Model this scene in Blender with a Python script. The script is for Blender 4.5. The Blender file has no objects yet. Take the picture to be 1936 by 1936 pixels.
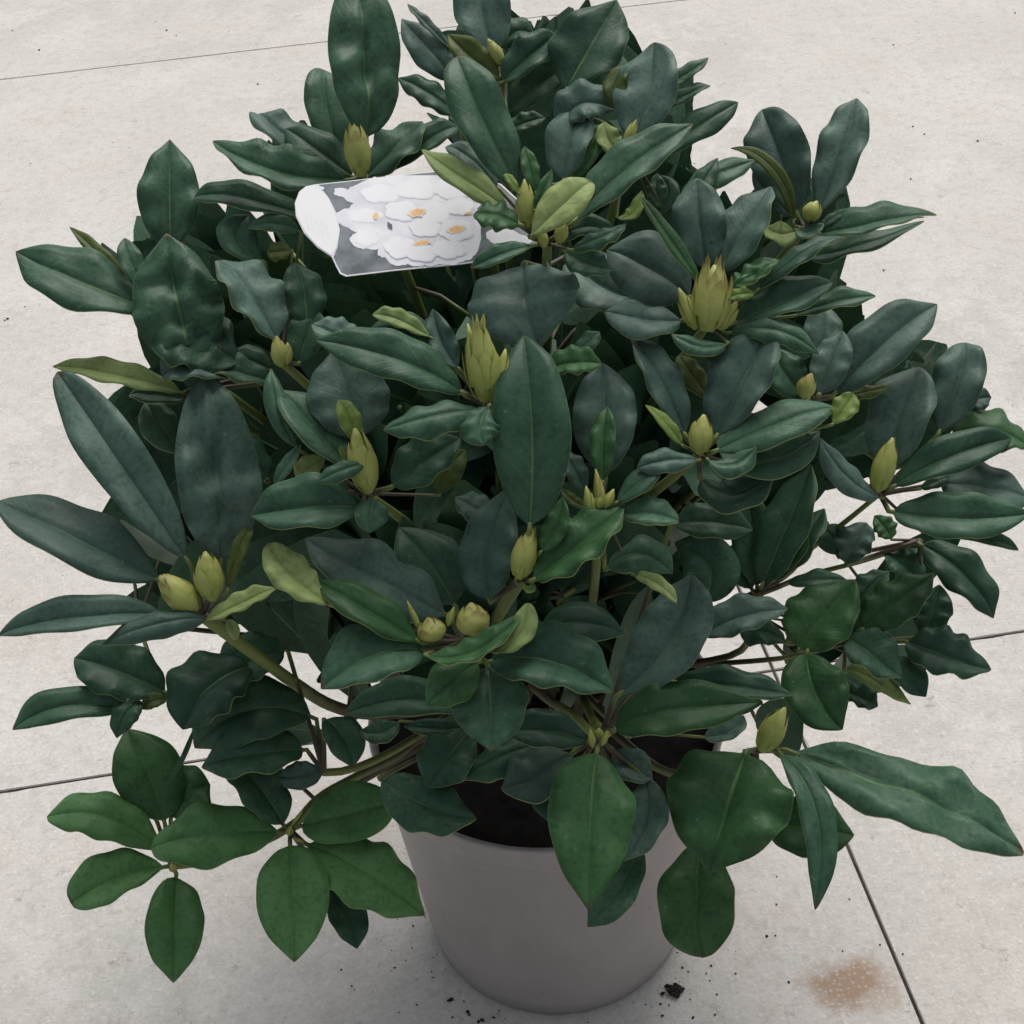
import bpy, bmesh, math, random
from mathutils import Vector, Matrix, noise
random.seed(11)
S = bpy.context.scene
COL = S.collection

# ------------------------------------------------------------------ camera
FPX, PITCH, ROLL, RES = 2900.0, math.radians(38.5), math.radians(4.2), 1936.0
CAM = Vector((-0.01298, -0.75289, 1.0))
FW = Vector((0, math.cos(PITCH), -math.sin(PITCH)))
_R0 = Vector((1, 0, 0)); _U0 = _R0.cross(FW)
RT = (_R0*math.cos(ROLL) - _U0*math.sin(ROLL)).normalized()
UP = RT.cross(FW).normalized()
cd = bpy.data.cameras.new('camera'); cam = bpy.data.objects.new('camera', cd); COL.objects.link(cam)
cd.sensor_width = 36.0; cd.lens = 36.0*FPX/RES; cd.clip_start = 0.02; cd.clip_end = 100.0
m = Matrix((RT, UP, -FW)).transposed().to_4x4(); m.translation = CAM
cam.matrix_world = m
S.camera = cam

# ------------------------------------------------------------------ world, sun, exposure
SUN_EL, SUN_AZ = math.radians(56), math.radians(18)
w = bpy.data.worlds.new('World'); S.world = w; w.use_nodes = True
nt = w.node_tree; nt.nodes.clear()
sky = nt.nodes.new('ShaderNodeTexSky'); sky.sky_type = 'NISHITA'; sky.sun_disc = False
sky.sun_elevation = SUN_EL; sky.sun_rotation = SUN_AZ; sky.dust_density = 4.0; sky.ozone_density = 1.0
hs = nt.nodes.new('ShaderNodeHueSaturation'); hs.inputs['Saturation'].default_value = 0.30
bg = nt.nodes.new('ShaderNodeBackground'); bg.inputs['Strength'].default_value = 0.09
wo = nt.nodes.new('ShaderNodeOutputWorld')
nt.links.new(sky.outputs[0], hs.inputs['Color']); nt.links.new(hs.outputs[0], bg.inputs[0]); nt.links.new(bg.outputs[0], wo.inputs[0])
sd = bpy.data.lights.new('sun', 'SUN'); sd.energy = 1.5; sd.angle = math.radians(40); sd.color = (1.0, 0.96, 0.9)
sun = bpy.data.objects.new('sun', sd); COL.objects.link(sun)
sdir = Vector((math.sin(SUN_AZ)*math.cos(SUN_EL), math.cos(SUN_AZ)*math.cos(SUN_EL), math.sin(SUN_EL)))
sun.rotation_euler = sdir.to_track_quat('Z', 'Y').to_euler(); sun.location = sdir*5
S.view_settings.view_transform = 'Standard'; S.view_settings.look = 'None'
S.view_settings.gamma = 1.0; S.view_settings.use_curve_mapping = False
S.view_settings.exposure = 0.62

# ------------------------------------------------------------------ helpers
def ray(px, py):
    return FW + RT*((px-RES/2)/FPX) - UP*((py-RES/2)/FPX)
def at_depth(px, py, d):              # point on the pixel's ray at depth d along the view axis
    return CAM + ray(px, py)*d
def on_ground(px, py, z=0.0):
    r = ray(px, py); return CAM + r*((CAM.z-z)/-r.z)
def project(p):
    v = p-CAM; z = v.dot(FW)
    return RES/2 + FPX*v.dot(RT)/z, RES/2 - FPX*v.dot(UP)/z, z
DC = Vector((0.0, 0.0, 0.43)); DR = Vector((0.265, 0.265, 0.25))
def dome_depth(px, py):               # depth of the shrub's leaf dome seen along this pixel
    r = ray(px, py)
    o = Vector(((CAM.x-DC.x)/DR.x, (CAM.y-DC.y)/DR.y, (CAM.z-DC.z)/DR.z))
    q = Vector((r.x/DR.x, r.y/DR.y, r.z/DR.z))
    a, b, c = q.dot(q), o.dot(q), o.dot(o)-1
    D = b*b-a*c
    if D <= 0: return -b/a
    return (-b-math.sqrt(D))/a
def link(name, me, parent=None, mats=()):
    o = bpy.data.objects.new(name, me); COL.objects.link(o)
    for mt in mats: me.materials.append(mt)
    if parent: o.parent = parent
    return o
def empty(name, loc=(0, 0, 0)):
    o = bpy.data.objects.new(name, None); COL.objects.link(o); o.location = loc; o.empty_display_size = 0.05
    return o
def tag(o, label, cat, kind=None, group=None):
    o['label'] = label; o['category'] = cat
    if kind: o['kind'] = kind
    if group: o['group'] = group
class MB:
    def __init__(s): s.v = []; s.f = []; s.m = []; s.uv = []
    def add(s, verts, faces, mat=0, uvs=None):
        k = len(s.v); s.v += [tuple(p) for p in verts]; s.uv += list(uvs) if uvs else [(0.5, 0.5)]*len(verts)
        for f in faces: s.f.append(tuple(i+k for i in f)); s.m.append(mat)
    def mesh(s, name, smooth=True):
        me = bpy.data.meshes.new(name); me.from_pydata(s.v, [], s.f)
        me.polygons.foreach_set('material_index', s.m)
        me.polygons.foreach_set('use_smooth', [smooth]*len(s.f))
        ul = me.uv_layers.new(name='UVMap')
        flat = []
        for l in me.loops: flat += s.uv[l.vertex_index]
        ul.data.foreach_set('uv', flat); me.update()
        return me
    def tube(s, pts, rads, n=7, mat=0, cap=True):
        rings = []; vs = []; fs = []; uvs = []
        prev = None
        for i, p in enumerate(pts):
            t = (pts[min(i+1, len(pts)-1)]-pts[max(i-1, 0)]).normalized()
            a = prev if prev is not None else (Vector((1, 0, 0)) if abs(t.x) < .8 else Vector((0, 1, 0)))
            a = (a - t*a.dot(t)).normalized(); b = t.cross(a); prev = a
            for j in range(n):
                an = 2*math.pi*j/n
                vs.append(p + (a*math.cos(an)+b*math.sin(an))*rads[i]); uvs.append((j/n, i/max(1, len(pts)-1)))
        for i in range(len(pts)-1):
            for j in range(n):
                fs.append((i*n+j, i*n+(j+1) % n, (i+1)*n+(j+1) % n, (i+1)*n+j))
        if cap:
            fs.append(tuple(range(n-1, -1, -1))); k = (len(pts)-1)*n; fs.append(tuple(range(k, k+n)))
        s.add(vs, fs, mat, uvs)
    def lathe(s, prof, n=64, mat=0, centre=Vector((0, 0, 0)), close=False):
        vs = []; fs = []; uvs = []
        for i, (r, z) in enumerate(prof):
            for j in range(n):
                an = 2*math.pi*j/n; vs.append(centre+Vector((r*math.cos(an), r*math.sin(an), z))); uvs.append((j/n, i/len(prof)))
        for i in range(len(prof)-1):
            for j in range(n):
                fs.append((i*n+j, i*n+(j+1) % n, (i+1)*n+(j+1) % n, (i+1)*n+j))
        s.add(vs, fs, mat, uvs)

# ------------------------------------------------------------------ materials
def new_mat(name):
    mt = bpy.data.materials.new(name); mt.use_nodes = True
    n = mt.node_tree; b = n.nodes['Principled BSDF']
    return mt, n, b
def nd(n, typ, **kw):
    o = n.nodes.new(typ)
    for k, v in kw.items():
        if k in o.inputs: o.inputs[k].default_value = v
        else: setattr(o, k, v)
    return o
def mixc(n, fac, a, b, blend='MIX'):
    x = n.nodes.new('ShaderNodeMix'); x.data_type = 'RGBA'; x.blend_type = blend
    for s, v in ((0, fac), (6, a), (7, b)):
        if hasattr(v, 'links') or isinstance(v, bpy.types.NodeSocket): n.links.new(v, x.inputs[s])
        else: x.inputs[s].default_value = (*v, 1) if isinstance(v, tuple) and len(v) == 3 else v
    return x.outputs[2]
def math_n(n, op, a, b=None, clamp=False):
    x = n.nodes.new('ShaderNodeMath'); x.operation = op; x.use_clamp = clamp
    for i, v in enumerate((a, b)):
        if v is None: continue
        if isinstance(v, bpy.types.NodeSocket): n.links.new(v, x.inputs[i])
        else: x.inputs[i].default_value = v
    return x.outputs[0]
def ramp(n, src, lo, hi):
    x = n.nodes.new('ShaderNodeMapRange'); x.inputs[1].default_value = lo; x.inputs[2].default_value = hi
    n.links.new(src, x.inputs[0]); return x.outputs[0]

def leaf_mat(name, col, col2, rib, rough=0.42, trans=0.1, ribamt=0.6, spec=0.17):
    mt, n, b = new_mat(name)
    uv = nd(n, 'ShaderNodeUVMap'); sep = nd(n, 'ShaderNodeSeparateXYZ'); n.links.new(uv.outputs[0], sep.inputs[0])
    oi = nd(n, 'ShaderNodeObjectInfo')
    u = math_n(n, 'ABSOLUTE', math_n(n, 'SUBTRACT', sep.outputs[0], 0.5)); v = sep.outputs[1]
    tc = nd(n, 'ShaderNodeTexCoord')
    nz = nd(n, 'ShaderNodeTexNoise', Scale=28.0, Detail=4.0); n.links.new(tc.outputs['Object'], nz.inputs['Vector'])
    npk = nd(n, 'ShaderNodeTexNoise', Scale=105.0, Detail=3.0); n.links.new(tc.outputs['Object'], npk.inputs['Vector'])
    nf = nd(n, 'ShaderNodeTexNoise', Scale=420.0, Detail=2.0); n.links.new(tc.outputs['Object'], nf.inputs['Vector'])
    f = math_n(n, 'ADD', math_n(n, 'ADD', math_n(n, 'MULTIPLY', nz.outputs[0], 0.45), math_n(n, 'MULTIPLY', npk.outputs[0], 0.3)), math_n(n, 'MULTIPLY', oi.outputs['Random'], 0.6))
    c = mixc(n, ramp(n, f, 0.38, 0.92), col, col2)
    gr = math_n(n, 'ADD', math_n(n, 'MULTIPLY', npk.outputs[0], 0.7), math_n(n, 'MULTIPLY', nf.outputs[0], 0.9))
    c = mixc(n, math_n(n, 'MULTIPLY', ramp(n, gr, 0.85, 0.55), 0.45), c, tuple(x*0.55 for x in col))
    # lateral veins: chevrons that run forward from the midrib
    ph = math_n(n, 'SUBTRACT', math_n(n, 'MULTIPLY', v, 11.0), math_n(n, 'MULTIPLY', u, 5.0))
    sn = math_n(n, 'ABSOLUTE', math_n(n, 'SUBTRACT', math_n(n, 'FRACT', ph), 0.5))
    vein = math_n(n, 'MULTIPLY', ramp(n, sn, 0.16, 0.0), ramp(n, nz.outputs[0], 0.45, 0.75))
    c = mixc(n, math_n(n, 'MULTIPLY', vein, 0.17), c, rib)
    ribw = math_n(n, 'MULTIPLY', math_n(n, 'SUBTRACT', 1.1, v), 0.022)
    ribm = math_n(n, 'LESS_THAN', u, ribw)
    rs = math_n(n, 'MULTIPLY', math_n(n, 'SUBTRACT', 1.0, v, True), ribamt)
    c = mixc(n, math_n(n, 'MULTIPLY', ribm, rs, True), c, rib)
    c = mixc(n, math_n(n, 'MULTIPLY', ramp(n, nf.outputs[0], 0.70, 0.76), 0.35), c, (0.22, 0.27, 0.20))
    c = mixc(n, math_n(n, 'MULTIPLY', ramp(n, math_n(n, 'ADD', v, math_n(n, 'MULTIPLY', math_n(n, 'SUBTRACT', oi.outputs['Random'], 0.6), 0.05)), 0.965, 0.995), 0.7), c, (0.085, 0.052, 0.026))
    edge = ramp(n, u, 0.485, 0.5)
    c = mixc(n, math_n(n, 'MULTIPLY', edge, 0.35), c, rib)
    n.links.new(c, b.inputs['Base Color'])
    rg = math_n(n, 'ADD', rough-0.06, math_n(n, 'MULTIPLY', nz.outputs[0], 0.14)); n.links.new(rg, b.inputs['Roughness'])
    b.inputs['Specular IOR Level'].default_value = spec
    h = math_n(n, 'SUBTRACT', math_n(n, 'ADD', math_n(n, 'ADD', math_n(n, 'MULTIPLY', nz.outputs[0], 0.6), math_n(n, 'MULTIPLY', npk.outputs[0], 0.45)), math_n(n, 'MULTIPLY', nf.outputs[0], 0.10)),
               math_n(n, 'ADD', math_n(n, 'MULTIPLY', vein, 0.13), math_n(n, 'MULTIPLY', ribm, 0.5)))
    bp = nd(n, 'ShaderNodeBump', Strength=0.5, Distance=0.0016); n.links.new(h, bp.inputs['Height']); n.links.new(bp.outputs[0], b.inputs['Normal'])
    tr = nd(n, 'ShaderNodeBsdfTranslucent'); n.links.new(mixc(n, 0.5, c, (0.12, 0.22, 0.03)), tr.inputs[0])
    mx = nd(n, 'ShaderNodeMixShader'); mx.inputs[0].default_value = trans
    n.links.new(b.outputs[0], mx.inputs[1]); n.links.new(tr.outputs[0], mx.inputs[2])
    n.links.new(mx.outputs[0], n.nodes['Material Output'].inputs[0])
    return mt
M = {}
M['t'] = leaf_mat('leaf_deep_green', (0.022, 0.061, 0.036), (0.046, 0.106, 0.062), (0.15, 0.24, 0.09), 0.44, 0.03, 0.75)
M['s'] = leaf_mat('leaf_sky_sheen', (0.042, 0.082, 0.063), (0.088, 0.152, 0.120), (0.09, 0.15, 0.10), 0.46, 0.05, 0.45)  # sky sheen of tilted leaves painted in as a paler, bluer base colour
M['g'] = leaf_mat('leaf_fresh_green', (0.024, 0.072, 0.026), (0.044, 0.116, 0.042), (0.12, 0.24, 0.07), 0.44, 0.10, 0.45)
M['f'] = leaf_mat('leaf_light_green', (0.060, 0.160, 0.054), (0.108, 0.240, 0.088), (0.14, 0.26, 0.08), 0.44, 0.10, 0.5)
M['y'] = leaf_mat('leaf_young_green', (0.10, 0.17, 0.035), (0.17, 0.24, 0.06), (0.3, 0.36, 0.12), 0.5, 0.15, 0.4)
M['u'] = leaf_mat('leaf_underside', (0.16, 0.23, 0.075), (0.25, 0.32, 0.11), (0.34, 0.38, 0.16), 0.62, 0.12, 0.7, 0.3)
M['o'] = leaf_mat('leaf_olive', (0.050, 0.075, 0.018), (0.085, 0.115, 0.030), (0.16, 0.2, 0.06), 0.5, 0.1, 0.4)

def stem_material():
    mt, n, b = new_mat('stem_bark')
    uv = nd(n, 'ShaderNodeUVMap'); sep = nd(n, 'ShaderNodeSeparateXYZ'); n.links.new(uv.outputs[0], sep.inputs[0])
    tc = nd(n, 'ShaderNodeTexCoord'); nz = nd(n, 'ShaderNodeTexNoise', Scale=120.0, Detail=5.0); n.links.new(tc.outputs['Object'], nz.inputs['Vector'])
    f = math_n(n, 'ADD', sep.outputs[1], math_n(n, 'MULTIPLY', math_n(n, 'SUBTRACT', nz.outputs[0], 0.5), 0.5))
    c = mixc(n, ramp(n, f, 0.5, 0.8), (0.055, 0.042, 0.022), (0.115, 0.155, 0.035))
    n.links.new(c, b.inputs['Base Color']); b.inputs['Roughness'].default_value = 0.6
    bp = nd(n, 'ShaderNodeBump', Strength=0.5, Distance=0.001); n.links.new(nz.outputs[0], bp.inputs['Height']); n.links.new(bp.outputs[0], b.inputs['Normal'])
    return mt
M['stem'] = stem_material()
def bud_material():
    mt, n, b = new_mat('bud_scales')
    uv = nd(n, 'ShaderNodeUVMap'); sep = nd(n, 'ShaderNodeSeparateXYZ'); n.links.new(uv.outputs[0], sep.inputs[0])
    tc = nd(n, 'ShaderNodeTexCoord'); nz = nd(n, 'ShaderNodeTexNoise', Scale=160.0, Detail=4.0); n.links.new(tc.outputs['Object'], nz.inputs['Vector'])
    oi = nd(n, 'ShaderNodeObjectInfo')
    f = math_n(n, 'ADD', math_n(n, 'ADD', math_n(n, 'MULTIPLY', sep.outputs[1], 0.55), math_n(n, 'MULTIPLY', nz.outputs[0], 0.6)), math_n(n, 'MULTIPLY', oi.outputs['Random'], 0.25))
    c = mixc(n, ramp(n, f, 0.25, 0.75), (0.185, 0.240, 0.038), (0.32, 0.34, 0.085))
    c = mixc(n, ramp(n, f, 0.85, 1.15), c, (0.16, 0.095, 0.03))
    n.links.new(c, b.inputs['Base Color']); b.inputs['Roughness'].default_value = 0.55
    bp = nd(n, 'ShaderNodeBump', Strength=0.4, Distance=0.001); n.links.new(nz.outputs[0], bp.inputs['Height']); n.links.new(bp.outputs[0], b.inputs['Normal'])
    return mt
M['bud'] = bud_material()
def pot_material():
    mt, n, b = new_mat('taupe_plastic')
    tc = nd(n, 'ShaderNodeTexCoord'); nz = nd(n, 'ShaderNodeTexNoise', Scale=7.0, Detail=6.0, Roughness=0.65); n.links.new(tc.outputs['Object'], nz.inputs['Vector'])
    nf = nd(n, 'ShaderNodeTexNoise', Scale=260.0, Detail=3.0); n.links.new(tc.outputs['Object'], nf.inputs['Vector'])
    c = mixc(n, ramp(n, nz.outputs[0], 0.3, 0.72), (0.260, 0.235, 0.226), (0.335, 0.308, 0.298))
    c = mixc(n, math_n(n, 'MULTIPLY', ramp(n, nf.outputs[0], 0.6, 0.75), 0.25), c, (0.30, 0.27, 0.25))
    # scuffs, dried water marks and soil specks
    ms = nd(n, 'ShaderNodeMapping'); ms.inputs['Scale'].default_value = (60, 60, 7); n.links.new(tc.outputs['Object'], ms.inputs['Vector'])
    ns = nd(n, 'ShaderNodeTexNoise', Scale=1.0, Detail=5.0, Roughness=0.7); n.links.new(ms.outputs[0], ns.inputs['Vector'])
    c = mixc(n, math_n(n, 'MULTIPLY', ramp(n, ns.outputs[0], 0.56, 0.70), 0.22), c, (0.42, 0.39, 0.36))
    nk = nd(n, 'ShaderNodeTexNoise', Scale=150.0, Detail=2.0); n.links.new(tc.outputs['Object'], nk.inputs['Vector'])
    c = mixc(n, math_n(n, 'MULTIPLY', ramp(n, nk.outputs[0], 0.71, 0.76), 0.35), c, (0.05, 0.038, 0.03))
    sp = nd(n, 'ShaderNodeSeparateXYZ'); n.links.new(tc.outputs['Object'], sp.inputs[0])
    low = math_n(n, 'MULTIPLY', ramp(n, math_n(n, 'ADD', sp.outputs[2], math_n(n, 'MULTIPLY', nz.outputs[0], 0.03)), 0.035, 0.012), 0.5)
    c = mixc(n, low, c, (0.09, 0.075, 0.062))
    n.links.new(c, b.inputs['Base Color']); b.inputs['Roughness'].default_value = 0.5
    bp = nd(n, 'ShaderNodeBump', Strength=0.25, Distance=0.0008); n.links.new(nf.outputs[0], bp.inputs['Height']); n.links.new(bp.outputs[0], b.inputs['Normal'])
    return mt
M['pot'] = pot_material()
def soil_material():
    mt, n, b = new_mat('peat_soil')
    tc = nd(n, 'ShaderNodeTexCoord'); nz = nd(n, 'ShaderNodeTexNoise', Scale=90.0, Detail=8.0, Roughness=0.7); n.links.new(tc.outputs['Object'], nz.inputs['Vector'])
    c = mixc(n, ramp(n, nz.outputs[0], 0.35, 0.75), (0.006, 0.004, 0.003), (0.030, 0.018, 0.011))
    n.links.new(c, b.inputs['Base Color']); b.inputs['Roughness'].default_value = 0.95
    bp = nd(n, 'ShaderNodeBump', Strength=1.0, Distance=0.004); n.links.new(nz.outputs[0], bp.inputs['Height']); n.links.new(bp.outputs[0], b.inputs['Normal'])
    return mt
M['soil'] = soil_material()

STAIN = on_ground(1610, 1862)
def slab_material():
    mt, n, b = new_mat('weathered_concrete_slab')
    g = nd(n, 'ShaderNodeNewGeometry'); P = g.outputs['Position']
    def nz(s, d=6.0, r=0.6):
        x = nd(n, 'ShaderNodeTexNoise', Scale=s, Detail=d, Roughness=r); n.links.new(P, x.inputs['Vector']); return x.outputs[0]
    big, mid, fine, grit = nz(2.2), nz(9.0, 8.0, 0.7), nz(60.0, 6.0, 0.7), nz(420.0, 3.0)
    c = mixc(n, ramp(n, big, 0.32, 0.68), (0.442, 0.425, 0.396), (0.525, 0.514, 0.490))
    c = mixc(n, math_n(n, 'MULTIPLY', ramp(n, mid, 0.46, 0.62), 0.75), c, (0.590, 0.562, 0.540))
    c = mixc(n, math_n(n, 'MULTIPLY', ramp(n, nz(4.5, 7.0, 0.72), 0.50, 0.66), 0.7), c, (0.440, 0.402, 0.358))
    c = mixc(n, math_n(n, 'MULTIPLY', ramp(n, fine, 0.48, 0.68), 0.42), c, (0.33, 0.305, 0.27))
    c = mixc(n, math_n(n, 'MULTIPLY', ramp(n, nz(34.0, 4.0, 0.8), 0.62, 0.69), 0.55), c, (0.26, 0.235, 0.21))
    # pimpled casting texture
    vo = nd(n, 'ShaderNodeTexVoronoi', Scale=235.0, Randomness=0.5); n.links.new(P, vo.inputs['Vector'])
    pim = ramp(n, vo.outputs['Distance'], 0.42, 0.12)
    c = mixc(n, math_n(n, 'MULTIPLY', pim, 0.11), c, (0.72, 0.70, 0.66))
    c = mixc(n, math_n(n, 'MULTIPLY', ramp(n, grit, 0.62, 0.72), 0.35), c, (0.24, 0.22, 0.2))
    c = mixc(n, math_n(n, 'MULTIPLY', ramp(n, nz(230.0, 2.0), 0.52, 0.68), 0.30), c, (0.30, 0.285, 0.26))
    c = mixc(n, math_n(n, 'MULTIPLY', ramp(n, nz(180.0, 2.0), 0.55, 0.7), 0.35), c, (0.66, 0.65, 0.63))
    # rust-brown stain between the pimples
    mp = nd(n, 'ShaderNodeMapping'); mp.vector_type = 'POINT'
    sub = nd(n, 'ShaderNodeVectorMath', operation='SUBTRACT'); n.links.new(P, sub.inputs[0]); sub.inputs[1].default_value = STAIN
    mp.inputs['Rotation'].default_value = (0, 0, math.radians(8)); mp.inputs['Scale'].default_value = (1/0.038, 1/0.025, 1)
    n.links.new(sub.outputs[0], mp.inputs['Vector'])
    ln = nd(n, 'ShaderNodeVectorMath', operation='LENGTH'); n.links.new(mp.outputs[0], ln.inputs[0])
    d = math_n(n, 'ADD', ln.outputs['Value'], math_n(n, 'MULTIPLY', math_n(n, 'SUBTRACT', nz(38.0, 5.0, 0.7), 0.5), 1.6))
    st = math_n(n, 'MULTIPLY', ramp(n, d, 1.15, 0.45), math_n(n, 'SUBTRACT', 0.85, math_n(n, 'MULTIPLY', pim, 0.42)))
    c = mixc(n, st, c, (0.275, 0.175, 0.112))
    n.links.new(c, b.inputs['Base Color']); b.inputs['Roughness'].default_value = 0.85; b.inputs['Specular IOR Level'].default_value = 0.3
    h = math_n(n, 'ADD', math_n(n, 'ADD', math_n(n, 'MULTIPLY', pim, 0.32), math_n(n, 'MULTIPLY', fine, 0.7)), math_n(n, 'MULTIPLY', grit, 0.5))
    bp = nd(n, 'ShaderNodeBump', Strength=0.4, Distance=0.0014); n.links.new(h, bp.inputs['Height']); n.links.new(bp.outputs[0], b.inputs['Normal'])
    return mt
M['slab'] = slab_material()
def plain(name, col, rough=0.6, spec=0.5, var=0.0, scale=60.0):
    mt, n, b = new_mat(name)
    if var:
        tc = nd(n, 'ShaderNodeTexCoord'); nz = nd(n, 'ShaderNodeTexNoise', Scale=scale, Detail=4.0); n.links.new(tc.outputs['Object'], nz.inputs['Vector'])
        c = mixc(n, ramp(n, nz.outputs[0], 0.3, 0.7), tuple(x*(1-var) for x in col), tuple(min(1, x*(1+var)) for x in col)); n.links.new(c, b.inputs['Base Color'])
    else: b.inputs['Base Color'].default_value = (*col, 1)
    b.inputs['Roughness'].default_value = rough; b.inputs['Specular IOR Level'].default_value = spec
    return mt

# ------------------------------------------------------------------ pavement
gA, gB = on_ground(0, 1497), on_ground(1936, 1193)
ang = math.atan2((gB-gA).y, (gB-gA).x)
ex = Vector((math.cos(ang), math.sin(ang), 0)); ey = Vector((-ex.y, ex.x, 0))
gC = on_ground(1610, 1617)
O = gA + ex*((gC-gA).dot(ex))                 # crossing of the two joints by the pot
depth_row = (on_ground(640, 76)-gA).dot(ey)   # far joint
SZ = depth_row; GAP = 0.0024; TH = 0.05
def grid_sheet(name, x0, x1, y0, y1, z):
    me = bpy.data.meshes.new(name)
    me.from_pydata([O+ex*x0+ey*y0+Vector((0, 0, z)), O+ex*x1+ey*y0+Vector((0, 0, z)), O+ex*x1+ey*y1+Vector((0, 0, z)), O+ex*x0+ey*y1+Vector((0, 0, z))], [], [(0, 1, 2, 3)])
    return me
pav = link('pavement', grid_sheet('pavement', -30, 30, -30, 30, -0.0013), None, [plain('joint_grit', (0.040, 0.032, 0.026), 0.95, 0.2, 0.5, 40.0)])
pav['kind'] = 'structure'
def slab(x0, x1, y0, y1):
    mb = MB(); g = GAP/2; bz = 0.0022
    N = 120
    # wobbling, slightly chipped arris
    def ring(inset, z, amp):
        out = []
        per = []
        xs, xe, ys, ye = x0+g+inset, x1-g-inset, y0+g+inset, y1-g-inset
        for i in range(N): per.append((xs+(xe-xs)*i/N, ys))
        for i in range(N): per.append((xe, ys+(ye-ys)*i/N))
        for i in range(N): per.append((xe-(xe-xs)*i/N, ye))
        for i in range(N): per.append((xs, ye-(ye-ys)*i/N))
        for i, (x, y) in enumerate(per):
            q = noise.noise(Vector((x*14, y*14, 3.1)))+0.8*noise.noise(Vector((x*60, y*60, 7.7)))-0.15
            side = i//N; dd = max(0, q)*amp
            if side == 0: y += dd
            elif side == 1: x -= dd
            elif side == 2: y -= dd
            else: x += dd
            out.append(O+ex*x+ey*y+Vector((0, 0, z)))
        return out
    a, b_, c = ring(0, -TH, 0), ring(0, -0.0012, 0.0016), ring(0.0007, 0.0, 0.0042)
    n = len(a); vs = a+b_+c; fs = []
    for k in (0, 1):
        for i in range(n): fs.append((k*n+i, k*n+(i+1) % n, (k+1)*n+(i+1) % n, (k+1)*n+i))
    fs.append(tuple(range(2*n, 3*n)))
    mb.add(vs, fs)
    return link('slab', mb.mesh('slab', False), pav, [M['slab']])
for i in range(-3, 3):
    for j in range(-3, 4):
        slab(i*SZ, (i+1)*SZ, j*SZ, (j+1)*SZ)

# ------------------------------------------------------------------ pot
pot = empty('plant_pot'); tag(pot, 'round tapered taupe plastic pot standing on pale concrete slabs', 'pot')
mb = MB()
RB, RR, PH = 0.0985, 0.1225, 0.222
def rad(z): return RB+(RR-RB)*z/PH
prof = [(0.0, 0.004), (RB-0.012, 0.004), (RB-0.006, 0.0), (RB-0.0015, 0.0012), (RB, 0.005)]
prof += [(rad(z), z) for z in (0.03, 0.07, 0.11, 0.15, 0.185)]
prof += [(rad(0.198), 0.198)]
mb.lathe(prof, 96); link('pot_wall', mb.mesh('pot_wall'), pot, [M['pot']])
mb = MB()
mb.lathe([(rad(.198)-0.001, 0.1975), (rad(.2)+0.0016, 0.1985), (rad(.2)+0.0022, 0.2005), (RR+0.0022, PH-0.002), (RR+0.001, PH), (RR-0.0016, PH), (RR-0.0026, PH-0.002), (rad(.15)-0.0035, 0.15)], 96)
link('rim', mb.mesh('rim'), pot, [M['pot']])
mb = MB(); vs = []; fs = []; nr, na = 26, 72
for i in range(nr+1):
    r = (RR-0.004)*i/nr
    for j in range(na):
        a = 2*math.pi*j/na; x, y = r*math.cos(a), r*math.sin(a)
        z = 0.209 + 0.006*(1-i/nr) + 0.0055*noise.noise(Vector((x*30, y*30, 0))) + 0.004*noise.noise(Vector((x*110, y*110, 2)))
        vs.append((x, y, z))
for i in range(nr):
    for j in range(na): fs.append((i*na+j, i*na+(j+1) % na, (i+1)*na+(j+1) % na, (i+1)*na+j))
mb.add(vs, fs); link('soil', mb.mesh('soil'), pot, [M['soil']])

# ------------------------------------------------------------------ shrub
shrub = empty('rhododendron_shrub', (0, 0, 0.21))
tag(shrub, 'bushy dark green rhododendron with plump yellow green buds growing in the taupe pot', 'shrub')
ORG = Vector((0, 0, 0.21))
CROP = dict(A=(0, 0), B=(600, 0), C=(1236, 0), D=(0, 600), E=(600, 600), F=(1236, 600), G=(0, 1236), H=(600, 1236), I=(1236, 1236))
def px(c, x, y):
    o = CROP[c]; return o[0]+x/2.76, o[1]+y/2.76
NLEAF = 0
def blade_width(t, shape):
    if t < 0.045: return 0.06
    s = (t-0.045)/0.955
    if shape == 'n': v = math.sin(math.pi*s**0.92)**0.55
    elif shape == 'r': v = math.sin(math.pi*s**1.15)**0.55
    elif shape == 'p': v = math.sin(math.pi*s**0.84)**0.74
    else: v = math.sin(math.pi*s**0.98)**(0.55 if s < 0.5 else 0.62)
    if shape != 'r' and s > 0.82: v *= 1-0.45*((s-0.82)/0.18)**1.5
    return max(v, 0.06*(1-s))
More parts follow.
